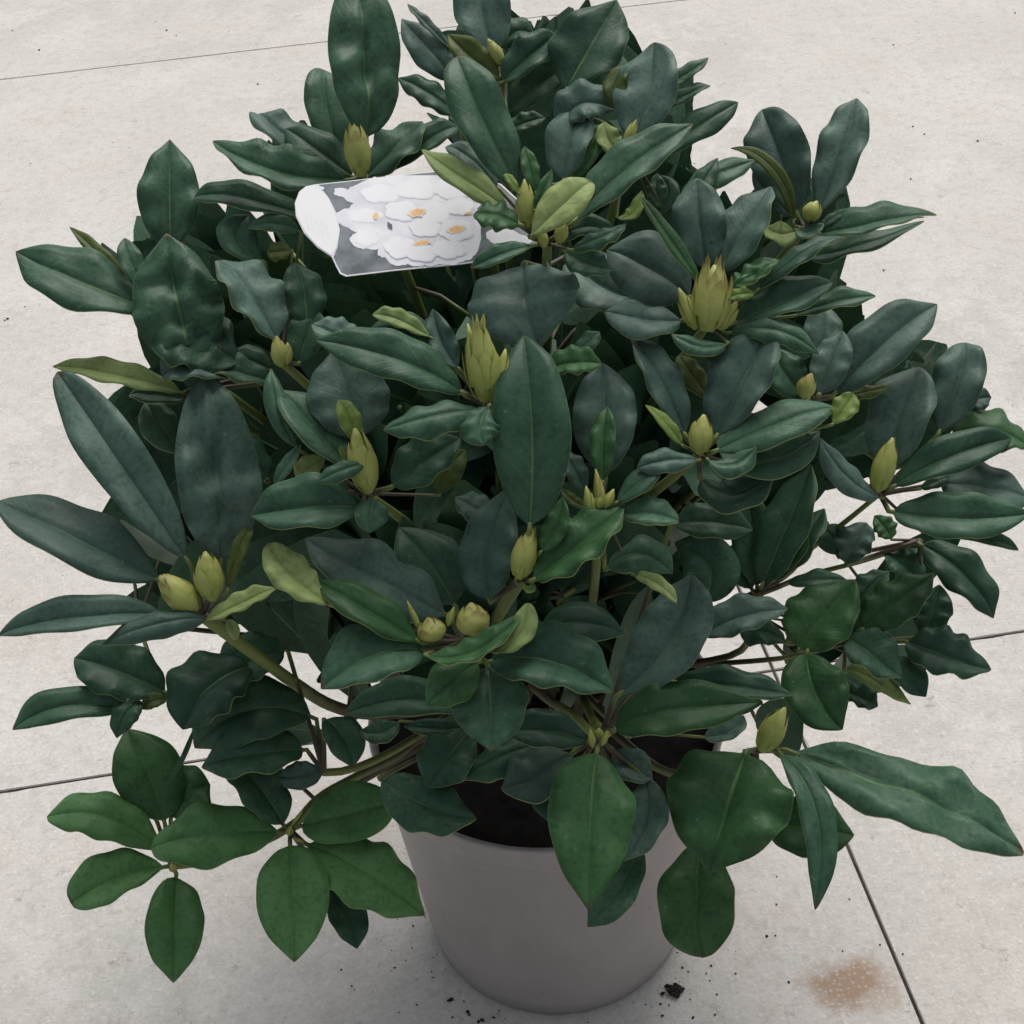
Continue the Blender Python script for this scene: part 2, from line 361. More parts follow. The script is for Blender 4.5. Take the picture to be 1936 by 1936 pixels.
def make_leaf(parent, c0, B, Mi, T, w_px, fl, fit=True, seed=0):
    """blade along a curve through base, middle and tip points; w_px is its visible width in photo pixels"""
    global NLEAF
    NLEAF += 1
    rnd = random.Random(seed*7919+NLEAF)
    nv, nu = 28, 8
    ln = (Mi-B).length+(T-Mi).length
    # quadratic through B, Mi, T
    P1 = (Mi-(B+T)*0.25)*2.0
    def cur(t): return B*((1-t)**2)+P1*(2*t*(1-t))+T*(t*t)
    def tan(t): return ((P1-B)*(2*(1-t))+(T-P1)*(2*t)).normalized()
    tocam = (CAM-Mi).normalized()
    outw = Vector((Mi.x-DC.x, Mi.y-DC.y, 0.0))
    outw = outw.normalized() if outw.length > 1e-4 else Vector((0, -1, 0))
    tm = tan(0.5)
    N0 = Vector((0, 0, 1))*0.8+tocam*0.5-outw*0.12+Vector((rnd.uniform(-.25, .25), rnd.uniform(-.25, .25), 0))
    for it in range(12):
        Wv = tm.cross(N0).normalized()
        perp = tm.cross(tocam); perp.normalize()
        fs = abs(Wv.dot(perp)); fs2 = fs
        if fs2 >= 0.62: break
        N0 = N0*0.8+tocam*0.4
    fs = max(fs, 0.55)
    zc = (Mi-CAM).dot(FW)
    fold = rnd.uniform(0.14, 0.42) if 'v' not in fl else 0.45
    rev = rnd.uniform(0.02, 0.20)
    if 'q' in fl: rev = 0.5
    W = w_px*zc/FPX/fs/2
    shape = 'n' if 'n' in fl else ('r' if 'r' in fl else ('p' if 'p' in fl else 'e'))
    wav = rnd.uniform(0.05, 0.20) if 'k' not in fl else 0.09
    fq = rnd.uniform(2.0, 4.0); ph = rnd.uniform(0, 6.28)
    tw = rnd.uniform(-0.6, 0.6)
    Th = 0.00055; tip_curl = rnd.uniform(-0.9, 0.5)
    US = (-1, -0.62, -0.27, -0.05, 0, 0.05, 0.27, 0.62, 1)
    def gen(W):
        top = []; bot = []; uvs = []
        for i in range(nv+1):
            t = 1-(1-i/nv)**1.3 if i > nv//2 else (1-(0.5)**1.3)*i/(nv/2)
            if i < nv: t *= 0.992
            p = cur(t); tg = tan(t)
            n_ = (N0-tg*N0.dot(tg)).normalized()
            q = Matrix.Rotation(tw*(t-0.4), 3, tg)
            n_ = q@n_; wv = tg.cross(n_).normalized()
            hw = W*blade_width(t, shape)
            if i == nv: hw = W*0.015
            tipc = tip_curl*max(0.0, t-0.72)**2*ln
            p = p+n_*tipc
            for j in range(nu+1):
                u = US[j]
                a = abs(u)
                h = fold*a - rev*a**3.2
                h += wav*math.sin(fq*6.28*t+ph+(2.1 if u > 0 else 0))*a*a
                if 'k' in fl:
                    h += 0.42*noise.noise(Vector((u*2.6+seed, t*7.0, 4.4)))
                else:
                    h += 0.07*noise.noise(Vector((u*1.6+seed, t*4.0, NLEAF*0.37)))
                ir = 1+0.06*noise.noise(Vector((t*4, math.copysign(3, u), NLEAF*1.7)))
                pt = p+wv*(u*hw*ir*math.cos(fold*0.8))+n_*(h*hw)
                if j == nu//2: pt = pt-n_*min(0.0008, hw*0.07)   # shallow midrib channel
                top.append(pt); bot.append(pt-n_*Th); uvs.append((0.5+u/2, t))
        return top, bot, uvs
    top, bot, uvs = gen(W)
    seen = 0.0
    for i in range(4, nv-3):
        a_, b_ = project(top[i*(nu+1)]), project(top[i*(nu+1)+nu])
        seen = max(seen, math.hypot(a_[0]-b_[0], a_[1]-b_[1]))
    if fit:
        W = min(W*max(0.75, min(1.7, w_px*1.10/max(seen, 1))), 0.055)
        top, bot, uvs = gen(W)
    mb = MB(); fs_ = []; k = nu+1
    for i in range(nv):
        for j in range(nu):
            fs_.append((i*k+j, i*k+j+1, (i+1)*k+j+1)); fs_.append((i*k+j, (i+1)*k+j+1, (i+1)*k+j))
    flip = 'u' in fl
    typ = next((x for x in 'tsgfyo' if x in fl), 't')
    mu, ml = (1, 0) if flip else (0, 1)
    # orientation: wv x t ... make upper faces point along n_
    v0, v1, v3 = top[(nv//2)*k+3], top[(nv//2)*k+4], top[(nv//2+1)*k+3]
    nn = (v1-v0).cross(v3-v0)
    up_ok = nn.dot(N0) > 0
    fu = fs_ if up_ok else [tuple(reversed(f)) for f in fs_]
    fd = [tuple(reversed(f)) for f in fu]
    n0 = len(top)
    rim = [j for j in range(k)]+[i*k+nu for i in range(1, nv+1)]+[nv*k+j for j in range(nu-1, -1, -1)]+[i*k for i in range(nv-1, 0, -1)]
    mb.add(top, fu, mu, uvs)
    mb.add(bot, fd, ml, uvs)
    rf = []
    for a_, b_ in zip(rim, rim[1:]+rim[:1]):
        f = (a_, a_+n0, b_+n0, b_)
        rf.append(f if up_ok else tuple(reversed(f)))
    for f in rf: mb.f.append(f); mb.m.append(1)
    # leaf stalk back to the shoot, and midrib ridge below
    d0 = (B-c0).length
    r0 = 0.0013 if W > 0.008 else 0.0008
    if d0 > 0.002:
        sag = (CAM-B).normalized()*-0.18*d0
        pts = [c0+(B-c0)*t+sag*(4*t*(1-t)) for t in (0, .25, .5, .75, 1)]+[cur(0.06)-N0.normalized()*0.0006]
        mb.tube(pts, [r0*1.25, r0*1.1, r0, r0, r0, r0*0.8], 5, 2)
    if typ != 'y' and W > 0.008 and 'k' not in fl:
        pts = [bot[i*k+nu//2]-N0.normalized()*r0*0.5 for i in range(1, 25)]
        mb.tube(pts, [r0*(0.8-0.025*i) for i in range(24)], 4, 1, False)
    o = link('leaf', mb.mesh('leaf'), parent, [M[typ], M['u'], M['stem']])
    return o
def make_bud(parent, base, tip, wid, n=9, openb=False, seed=0):
    rnd = random.Random(seed); mb = MB()
    ax = tip-base; L = ax.length; ax.normalize()
    a = ax.orthogonal().normalized(); b = ax.cross(a); R = wid/2
    # core
    prof = [(0.25, 0), (0.62, .12), (0.86, .3), (0.88, .45), (0.68, .66), (0.38, .82), (0.1, .95)]
    if openb: prof = [(0.3, 0), (0.55, .12), (0.7, .3), (0.6, .5), (0.35, .7), (0.1, .85)]
    vs = []; fs = []; uv = []; nn = 10
    for (r, t) in prof:
        for j in range(nn):
            an = 2*math.pi*j/nn; vs.append(base+ax*(t*L)+(a*math.cos(an)+b*math.sin(an))*(r*R)); uv.append((j/nn, t*0.7))
    for i in range(len(prof)-1):
        for j in range(nn): fs.append((i*nn+j, i*nn+(j+1) % nn, (i+1)*nn+(j+1) % nn, (i+1)*nn+j))
    fs.append(tuple((len(prof)-1)*nn+j for j in range(nn)))
    mb.add(vs, fs, 0, uv)
    # overlapping scales
    def rr(t):
        for (r0, t0), (r1, t1) in zip(prof, prof[1:]):
            if t <= t1: return r0+(r1-r0)*(t-t0)/(t1-t0)
        return 0.08
    for s in range(n):
        an0 = s*2.39996+rnd.uniform(-.2, .2)
        s0 = 0.02+0.42*s/n; s1 = min(1.0, s0+rnd.uniform(0.48, 0.62)); flare = rnd.uniform(0.02, 0.22)
        if openb: flare = rnd.uniform(0.12, 0.5); s1 = min(1.12, s0+rnd.uniform(.42, .72))
        half = rnd.uniform(0.34, 0.58) if openb else rnd.uniform(0.5, 0.8)
        vs = []; fs = []; uv = []; nt_, nw = 7, 4
        for i in range(nt_+1):
            f = i/nt_; t = s0+(s1-s0)*f
            ww = half*(math.sin(math.pi*min(1, 0.25+0.75*f))**0.6 if f < 1 else 0.03)
            for j in range(nw+1):
                q = -1+2*j/nw; an = an0+q*ww
                r = (rr(min(t, .95))*1.0+0.07+0.05*(1-q*q)*(1-f)+flare*f**1.6)*R
                vs.append(base+ax*(t*L)+(a*math.cos(an)+b*math.sin(an))*r); uv.append((j/nw, f))
        for i in range(nt_):
            for j in range(nw):
                k = i*(nw+1)+j; fs.append((k, k+1, k+nw+2, k+nw+1))
        mb.add(vs, fs, 0, uv)
    return link('bud', mb.mesh('bud'), parent, [M['bud']])

WH = []
def whorl(c, x, y, leaves, buds=(), off=0.0, path=None, stem=1.0):
    WH.append((c, x, y, leaves, buds, off, path, stem))
# leaf: base x, y, middle x, y, tip x, y, visible width, kind letters, nearness in cm, depth slope (None = by direction)
whorl('B', 240, 920, [
 (255,740, 250,330, 195,-230, 345,'tk',1.2,.10), (150,930, 50,560, 40,335, 210,'t',-1.5),
 (145,930, -175,700, -312,560, 170,'s',-1.5), (195,930, 10,790, -170,655, 200,'t',-.4), (180,940, -215,890, -545,735, 215,'tv',.2),
 (60,1170, -385,1030, -650,1025, 140,'tn',-.5), (250,930, 400,770, 550,640, 210,'t',-1.0), (300,940, 560,740, 745,640, 130,'t',-1.6)],
 [(232,925, 180,590, 150)], 0.5)
whorl('B', 745, 600, [
 (760,625, 600,495, 415,395, 135,'t',0), (720,430, 590,260, 440,105, 190,'s',-1), (690,250, 570,120, 470,25, 50,'sn',-1)], [], -6.0)
whorl('B', 965, 350, [
 (930,300, 860,60, 835,-210, 275,'s',-.8,.2), (960,270, 1030,165, 1128,182, 140,'t',-2), (960,410, 820,310, 678,175, 140,'ov',1.2),
 (955,440, 1110,290, 1262,172, 180,'tv',1.4), (985,590, 1170,430, 1355,308, 190,'tv',.6), (960,700, 1080,640, 1190,615, 95,'t',-.5),
 (940,600, 900,500, 900,400, 120,'o',-1)],
 [(968,345, 886,195, 75), (985,640, 905,480, 65)], -3.0)
whorl('B', 1380, 600, [
 (1290,480, 1420,250, 1560,5, 350,'tp',-1.5), (1250,670, 1380,540, 1560,575, 200,'s',.4), (1285,950, 1315,740, 1388,520, 225,'s',1.3),
 (1340,940, 1430,790, 1502,638, 80,'gn',1.6), (1500,640, 1400,640, 1380,560, 90,'t',-.6)], [], -3.2)
whorl('B', 1620, 760, [
 (1640,770, 1725,480, 1760,232, 300,'s',-.6,.2), (1590,580, 1555,450, 1622,338, 120,'o',-1), (1600,800, 1525,740, 1500,630, 115,'ou',-.4),
 (1770,480, 1925,385, 2040,300, 75,'tn',-1), (1780,570, 1930,490, 2050,432, 75,'tn',-.7), (1720,830, 1990,655, 2196,532, 150,'tn',-.3),
 (1560,1135, 1650,1105, 1692,985, 65,'y',-.3), (1760,1130, 1830,1010, 1790,920, 110,'t',-2), (1800,1090, 1770,1000, 1775,905, 90,'t',-2)],
 [(1608,755, 1668,618, 62)], -2.5)
whorl('B', 1200, 1270, [
 (1070,1030, 870,640, 722,268, 265,'tr',1.0,.15), (1140,1010, 1112,880, 1080,768, 85,'g',1.4), (1010,1100, 770,935, 545,785, 130,'yu',1.3),
 (950,990, 805,830, 662,745, 110,'s',-.4), (1060,1175, 930,1120, 808,1110, 155,'g',1.8), (1110,1235, 1270,1075, 1432,930, 190,'yur',2.4),
 (1130,1100, 1180,990, 1222,890, 60,'g',1.7), (1050,1010, 1010,940, 975,900, 40,'yn',1.7), (1330,1170, 1620,870, 1955,660, 215,'t',.9), (1320,1305, 1480,1235, 1608,1172, 95,'tq',1.8),
 (1130,1280, 960,1325, 800,1400, 95,'tv',2.0), (1290,1310, 1400,1370, 1540,1400, 150,'t',.6), (1240,1280, 1400,1180, 1560,1240, 110,'t',.3)],
 [(1095,1190, 1080,920, 115), (1190,1290, 1150,1180, 70), (1260,1270, 1290,1150, 80)], 2.2)
whorl('B', 1180, 1400, [
 (1080,1370, 1085,1590, 1165,1815, 540,'sp',0.8), (1310,1330, 1500,1500, 1720,1560, 330,'s',-1.2)], [], -.6)
whorl('C', 790, 1190, [
 (750,1130, 655,810, 548,553, 300,'s',-.3,.2), (850,1130, 985,790, 1056,508, 230,'sv',.1,.2), (730,1180, 640,900, 398,745, 75,'on',1.0),
 (730,1140, 610,1000, 530,850, 120,'s',-1), (860,1195, 940,1130, 1022,1088, 48,'tn',.8), (850,1225, 1130,1165, 1478,1100, 140,'tv',.7),
 (800,1330, 1000,1300, 1410,1170, 120,'t',-.3), (740,1200, 660,1220, 588,1178, 150,'ou',-.2), (760,1185, 800,1210, 885,1160, 90,'t',1.3)],
 [(800,1155, 856,1042, 105)], -2.0)
whorl('C', 275, 1700, [
 (280,1420, 240,1170, 225,930, 260,'s',-.2,.2), (150,1080, 245,960, 336,820, 95,'t',-1.2), (330,1430, 465,1200, 603,962, 240,'s',.1,.15),
 (250,1490, 110,1280, -70,1020, 75,'gn',1.2), (200,1560, -10,1400, -250,1290, 330,'s',-.2), (400,1510, 520,1430, 645,1335, 105,'gk',1.3),
 (360,1560, 450,1535, 532,1530, 62,'y',1.8), (520,1530, 790,1310, 995,1218, 95,'tn',.6), (400,1690, 680,1570, 940,1448, 185,'t',.4),
 (720,1650, 960,1570, 1158,1545, 105,'t',-.3), (390,1790, 240,1805, 95,1735, 85,'tq',1.8), (380,1740, 640,1720, 860,1850, 130,'tq',.9),
 (160,1670, -60,1660, -258,1610, 205,'s',.6), (130,1030, 310,915, 525,845, 125,'t',-2.0)],
 [(275,1730, 330,1320, 260, 'o'), (220,1720, 125,1490, 90, 'n'), (350,1720, 440,1560, 90, 'n')], 1.2)
whorl('F', 830, 430, [
 (930,410, 1180,150, 1488,-90, 275,'sv',-.6), (860,410, 925,240, 985,75, 185,'s',.2), (870,250, 880,80, 895,-70, 185,'s',-.6),
 (1000,420, 1100,390, 1240,360, 70,'o',-1), (780,400, 690,300, 620,160, 200,'t',-1)],
 [(775,420, 826,285, 110)], -.8)
whorl('F', 240, 715, [
 (320,640, 465,330, 597,65, 300,'s',.2,.15), (170,630, 40,330, -115,80, 180,'s',.1), (150,670, 70,560, -40,450, 62,'yn',1.2),
 (300,705, 640,555, 960,440, 190,'t',.9), (930,560, 990,480, 1040,400, 130,'yr',1.2), (280,740, 410,765, 535,680, 105,'tq',1.8), (240,745, 60,745, -90,790, 125,'sq',1.7),
 (400,770, 650,720, 868,590, 185,'tq',.4), (240,830, 400,920, 630,810, 170,'tq',-.3), (300,430, 200,300, 130,190, 120,'o',-2.2)],
 [(235,715, 262,495, 140)], 1.6)
whorl('F', 1180, 920, [
 (1200,820, 1290,500, 1385,262, 315,'s',.1,.2), (1480,620, 1590,330, 1625,105, 250,'s',-.5,.2), (1600,490, 1680,430, 1758,420, 125,'s',-1.5),
 (1380,400, 1340,300, 1325,222, 50,'tn',-1), (1540,640, 1760,580, 1960,680, 220,'g',-1.0), (1230,895, 1560,720, 1892,618, 195,'t',.8), (1480,870, 1720,880, 1980,940, 265,'s',-.2),
 (1195,945, 1010,830, 868,635, 135,'sq',1.4), (1225,1010, 1560,1045, 1960,1030, 225,'t',.9), (1400,1120, 1690,1140, 1915,1212, 75,'t',.3),
 (1390,895, 1460,860, 1548,828, 65,'t',.2)],
 [(1160,915, 1252,612, 135)], 0.2, [(1663,933), (1600,985), (1530,1040), (1450,1110)], .6)
whorl('F', 1390, 1165, [
 (1380,1180, 1610,1330, 1793,1565, 220,'t',.6), (1390,1400, 1300,1290, 1205,1235, 190,'t',-.4), (1240,1160, 1210,1100, 1150,1035, 110,'g',-.3),
 (1000,1290, 1045,1180, 1110,1065, 190,'s',.3), (960,1250, 930,1150, 880,1100, 160,'t',-1)],
 [], -3.0, [(1739,1021), (1640,1058), (1520,1090), (1439,1122)], .6)
whorl('F', 1000, 1700, [
 (750,1740, 870,1570, 1055,1380, 340,'g',.8), (1080,1635, 1250,1490, 1462,1342, 235,'g',.9), (1060,1530, 1120,1420, 1225,1325, 150,'t',-1),
 (1400,1670, 1455,1540, 1490,1400, 190,'t',-.4), (1310,1690, 1510,1760, 1758,1842, 245,'t',.4), (1000,1665, 1140,1760, 1290,1880, 210,'t',1.4),
 (1240,1760, 1330,1860, 1420,1980, 140,'t',.4), (1000,1830, 1150,1890, 1335,2022, 90,'ou',.3), (800,1740, 840,1950, 982,2152, 310,'g',1.2),
 (980,1950, 1080,1980, 1172,2030, 120,'t',-1.5), (900,1700, 1100,1690, 1280,1700, 150,'t',-1.2), (700,1700, 560,1640, 500,1720, 150,'t',-1.5)],
 [], -1.2, [(1598,1216), (1500,1240), (1420,1250)], .6)
whorl('F', -260, 2150, [
 (-200,1980, 90,1670, 192,1335, 330,'s',.8), (240,1670, 450,1560, 695,1530, 185,'s',-3.5), (250,1500, 290,1300, 110,1180, 280,'t',-5), (90,1080, 300,1065, 522,1105, 175,'t',-1.0),
 (-215,2160, 70,2050, 536,2018, 260,'g',1.5), (90,1900, 400,1920, 722,1972, 160,'t',-.6), (250,2190, 390,2160, 470,2080, 120,'s',-2.5)],
 [(-290,2190, -285,2140, 60, 'n'), (-260,2185, -215,2160, 40, 'n')], .8)
whorl('F', 560, 1440, [
 (560,1410, 690,1100, 830,780, 250,'t',0,.1), (540,1420, 520,1150, 490,900, 210,'t',-1,.1), (600,1390, 760,1180, 890,1000, 190,'t',-.6),
 (690,1390, 850,1365, 1010,1370, 95,'t',.4), (520,1430, 440,1270, 400,1190, 170,'t',-1), (640,1330, 720,1180, 690,1010, 160,'g',.4)], [], -6.0, [(1439,1122), (1420,1180), (1380,1240)], .8)
whorl('I', 530, 505, [
 (485,505, 385,790, 285,1145, 610,'gp',1.4), (640,505, 850,830, 842,1338, 170,'tn',1.0), (690,500, 1330,735, 1970,1000, 335,'tkr',.3),
 (570,890, 800,905, 1052,938, 300,'g',-1.5), (250,960, 225,1270, 250,1592, 370,'gr',-.8)],
 [(560,510, 692,268, 150)], 2.0, [(1428,1419), (1340,1460), (1240,1450)])
whorl('H', 1460, 440, [
 (1460,500, 1425,850, 1418,1345, 415,'gpl',1.6), (1430,465, 1200,400, 985,405, 185,'t',.4), (1540,500, 1650,600, 1750,650, 170,'s',-1.5),
 (1700,640, 1720,850, 1600,1080, 210,'s',-.8), (1690,980, 1570,1230, 1403,1418, 200,'t',-1), (1340,510, 1140,640, 960,700, 270,'s',-.6), (1380,560, 1260,720, 1220,880, 250,'t',-.2)],
 [(1440,490, 1420,385, 45, 'n'), (1480,480, 1520,400, 40, 'n')], 1.5, [(1129,1390), (1080,1350), (1040,1325)])
whorl('E', 1060, 1370, [
 (1105,1125, 1120,600, 1068,60, 375,'tl',1.8,.1), (1165,1225, 1240,1100, 1282,940, 115,'g',1.8), (1115,1375, 1350,1200, 1600,985, 265,'gv',1.6),
 (900,1490, 890,1230, 992,905, 280,'s',-.4), (910,1080, 820,990, 718,938, 150,'s',-1.6), (1070,1390, 1110,1420, 1125,1380, 40,'y',1.4)],
 [(1050,1365, 1122,1085, 150)], 2.0, [(984,1097), (950,1150), (925,1195), (915,1260)], 1.4)
whorl('E', 760, 1690, [
 (540,1695, 270,1530, -10,1365, 175,'gl',1.4), (80,1500, -110,1370, -263,1180, 200,'yur',1.6), (690,1560, 330,1370, -60,1170, 330,'s',-.7), (720,1510, 600,1300, 430,1080, 320,'t',-1.6),
 (560,1760, 820,1740, 1070,1530, 120,'g',2.4), (930,1750, 1060,1650, 1098,1488, 130,'yur',2.5), (570,1740, 300,1760, 15,1935, 300,'t',1.0),
 (880,1800, 1210,1790, 1545,1955, 330,'tv',1.2), (850,1795, 710,1890, 568,2026, 230,'gq',1.4), (890,1810, 905,2030, 905,2265, 370,'tp',.6),
 (1150,1640, 1360,1590, 1612,1640, 190,'t',-1.5)],
 [(610,1690, 575,1560, 170), (820,1660, 800,1480, 190), (540,1640, 465,1470, 40, 'n'), (680,1610, 715,1505, 45, 'n')], 2.4)
whorl('H', 820, 390, [
 (800,300, 480,235, 145,310, 195,'t',.5), (430,350, 330,410, 225,400, 120,'t',0), (800,380, 640,390, 450,370, 90,'t',-.5), (800,400, 680,540, 575,700, 260,'t',.3),
 (1170,480, 970,530, 748,655, 190,'tq',.7), (320,650, 560,790, 828,862, 285,'t',.5)],
 [], -1.2)
whorl('G', 1515, 920, [
 (1560,900, 1800,840, 2098,760, 285,'f',.4), (1590,990, 1880,1120, 2216,1365, 350,'f',.6), (1512,985, 1530,1250, 1536,1608, 350,'f',1.0),
 (1475,930, 1130,935, 768,1000, 325,'fr',.8), (1485,905, 1350,690, 1142,478, 240,'t',.5), (1720,1220, 1810,1350, 1863,1540, 190,'t',-1.2)],
 [(1505,950, 1520,895, 45, 'n'), (1530,960, 1590,985, 22, 'n'), (1520,900, 1590,800, 22, 'n')], 1.0, [(549,1569), (600,1510), (670,1470), (750,1430), (810,1390)])
whorl('G', 900, 1110, [
 (860,1045, 560,850, 245,850, 240,'fr',.5), (870,1110, 600,1170, 360,1300, 245,'fr',.7), (920,1150, 912,1400, 903,1718, 285,'f',.8),
 (860,890, 780,640, 660,390, 340,'g',-.3), (890,860, 990,730, 1095,685, 300,'g',-.6), (820,880, 720,720, 640,660, 140,'t',-2)],
 [(910,1140, 890,1090, 45, 'n')], -.2, [(326,1638), (400,1625), (520,1580), (640,1500)])
whorl('G', 870, 230, [
 (700,290, 330,270, 72,397, 165,'t',.4), (880,210, 620,90, 378,10, 300,'t',-.2), (750,250, 660,310, 610,440, 130,'t',.8),
 (1330,60, 1090,180, 960,395, 345,'t',1.0), (1010,390, 965,520, 890,657, 26,'tn',1.0), (880,240, 800,245, 738,290, 75,'o',.5)],
 [], -1.2, [(315,1319), (290,1260), (265,1190), (262,1180)], .55)
whorl('G', 1690, 620, [
 (1650,340, 1300,290, 1000,500, 320,'t',-2.6), (1600,500, 1340,520, 1040,580, 260,'t',-1.4), (1690,340, 1790,430, 1842,592, 185,'t',0),
 (1690,600, 1570,640, 1450,640, 140,'s',-.5), (1500,-20, 1300,40, 1150,200, 240,'t',-3.6)],
 [], -3.5)
whorl('D', 1060, 1560, [
 (1000,1300, 650,790, 305,290, 285,'sr',.2,.1), (860,1385, 430,1170, -10,960, 300,'sr',.3), (870,1545, 430,1560, -40,1640, 175,'sv',.7),
 (1100,1570, 830,1595, 515,1705, 135,'sq',1.3), (1060,1585, 1260,1490, 1442,1400, 95,'ou',1.4), (1150,1290, 1140,850, 1060,240, 400,'sk',-.2,.1),
 (1185,1440, 1250,1200, 1325,1075, 75,'on',.3), (1180,1580, 1215,1620, 1230,1690, 60,'ou',1.2)],
 [(1030,1530, 820,1340, 170), (1110,1480, 1068,1208, 165)], 1.4, [(446,1198), (500,1250), (555,1290), (630,1335), (720,1350)], 1.5)
whorl('D', 970, 390, [
 (965,395, 620,300, 268,243, 125,'yu',.6), (970,430, 800,400, 668,395, 125,'t',-.2), (945,720, 840,560, 757,435, 185,'tq',.2),
 (1420,340, 1180,270, 900,230, 140,'t',.8), (1420,280, 1300,220, 1180,200, 130,'t',.3), (1400,860, 1250,690, 1010,593, 230,'tq',1.0)],
 [], -1.5)
whorl('E', 250, 920, [
 (230,640, 170,430, 90,170, 390,'s',-.5,.2), (190,800, -15,580, -192,358, 200,'t',.2), (-95,690, -205,480, -238,255, 115,'tq',.2), (250,765, 130,795, -5,862, 95,'tq',1.9),
 (240,995, -55,990, -345,1035, 265,'tv',1.3), (-226,880, -165,780, -85,662, 65,'tn',1.0), (-95,850, -55,790, 45,735, 115,'ou',.2), (300,945, 280,1030, 283,1122, 165,'t',1.3),
 (380,890, 560,750, 745,628, 225,'t',.3), (640,930, 680,800, 775,690, 150,'o',-1), (215,660, 170,540, 115,415, 110,'yl',1.4), (160,760, 140,720, 115,670, 35,'yn',1.2)],
 [(270,920, 190,560, 170)], 1.4)
whorl('E', 880, 450, [
 (780,410, 420,215, -5,125, 235,'t',.9), (260,150, 110,90, -30,35, 135,'s',-.6), (600,110, 420,10, 285,-15, 95,'ou',.4), (720,260, 480,90, 262,60, 180,'t',.1),
 (740,270, 650,130, 605,-40, 140,'s',.5), (1180,280, 1330,235, 1488,240, 145,'g',.2), (1340,200, 1410,130, 1472,65, 85,'t',-.6),
 (870,480, 600,515, 345,590, 175,'tq',1.7), (900,460, 850,560, 872,668, 200,'tq',1.9)],
 [(885,440, 830,-10, 240, 'o'), (860,430, 780,10, 90, 'n'), (930,430, 985,150, 100, 'n')], 2.0)
whorl('E', 1480, 990, [
 (1500,840, 1500,530, 1490,238, 305,'s',-.8,.2), (1490,870, 1490,650, 1512,460, 122,'g',.8), (1400,910, 1340,790, 1275,680, 110,'s',.1), (1555,970, 1680,860, 1785,775, 115,'t',1.3),
 (1560,1020, 1730,1020, 1890,1060, 140,'tr',1.1), (1500,1320, 1680,1230, 1855,1340, 210,'tq',-.2), (1640,1340, 1770,1385, 1885,1490, 75,'ou',.5), (1420,1000, 1330,950, 1280,890, 50,'on',.4)],
 [(1485,995, 1450,780, 60, 'n'), (1500,995, 1550,890, 60, 'n'), (1430,1050, 1400,870, 70, 'n'), (1460,1000, 1490,900, 70, 'n')], 1.6, [(1136,959), (1128,1060), (1120,1140), (1110,1200)])
whorl('A', 960, 1900, [
 (790,1620, 430,1470, 88,1320, 315,'t',.2), (760,1570, 560,1370, 360,1165, 80,'on',-.4), (1030,1960, 930,1600, 870,1235, 440,'tk',.9,.15), (770,1520, 690,1380, 648,1230, 120,'t',.4),
 (890,1330, 885,1020, 885,732, 300,'tp',-2.5,.2), (780,1640, 740,1630, 680,1640, 90,'o',-.5), (1260,1900, 1020,1780, 795,1690, 340,'tk',.5), (1250,1980, 1010,1900, 830,1960, 220,'s',.7)], [], -.4)
whorl('A', 1470, 1890, [
 (1450,1790, 1310,1540, 1140,1330, 270,'s',1.2), (1380,1370, 1240,1240, 1295,1118, 190,'t',-1.5), (1570,1210, 1430,1165, 1290,1185, 85,'t',-1.5), (1525,1300, 1450,1310, 1388,1315, 95,'o',-1.2),
 (1600,1710, 1590,1530, 1545,1360, 200,'t',-.6), (1560,1900, 1600,1750, 1660,1620, 180,'t',-.3)],
 [(1470,1915, 1440,1745, 95), (1500,1900, 1500,1780, 60)], -.6)

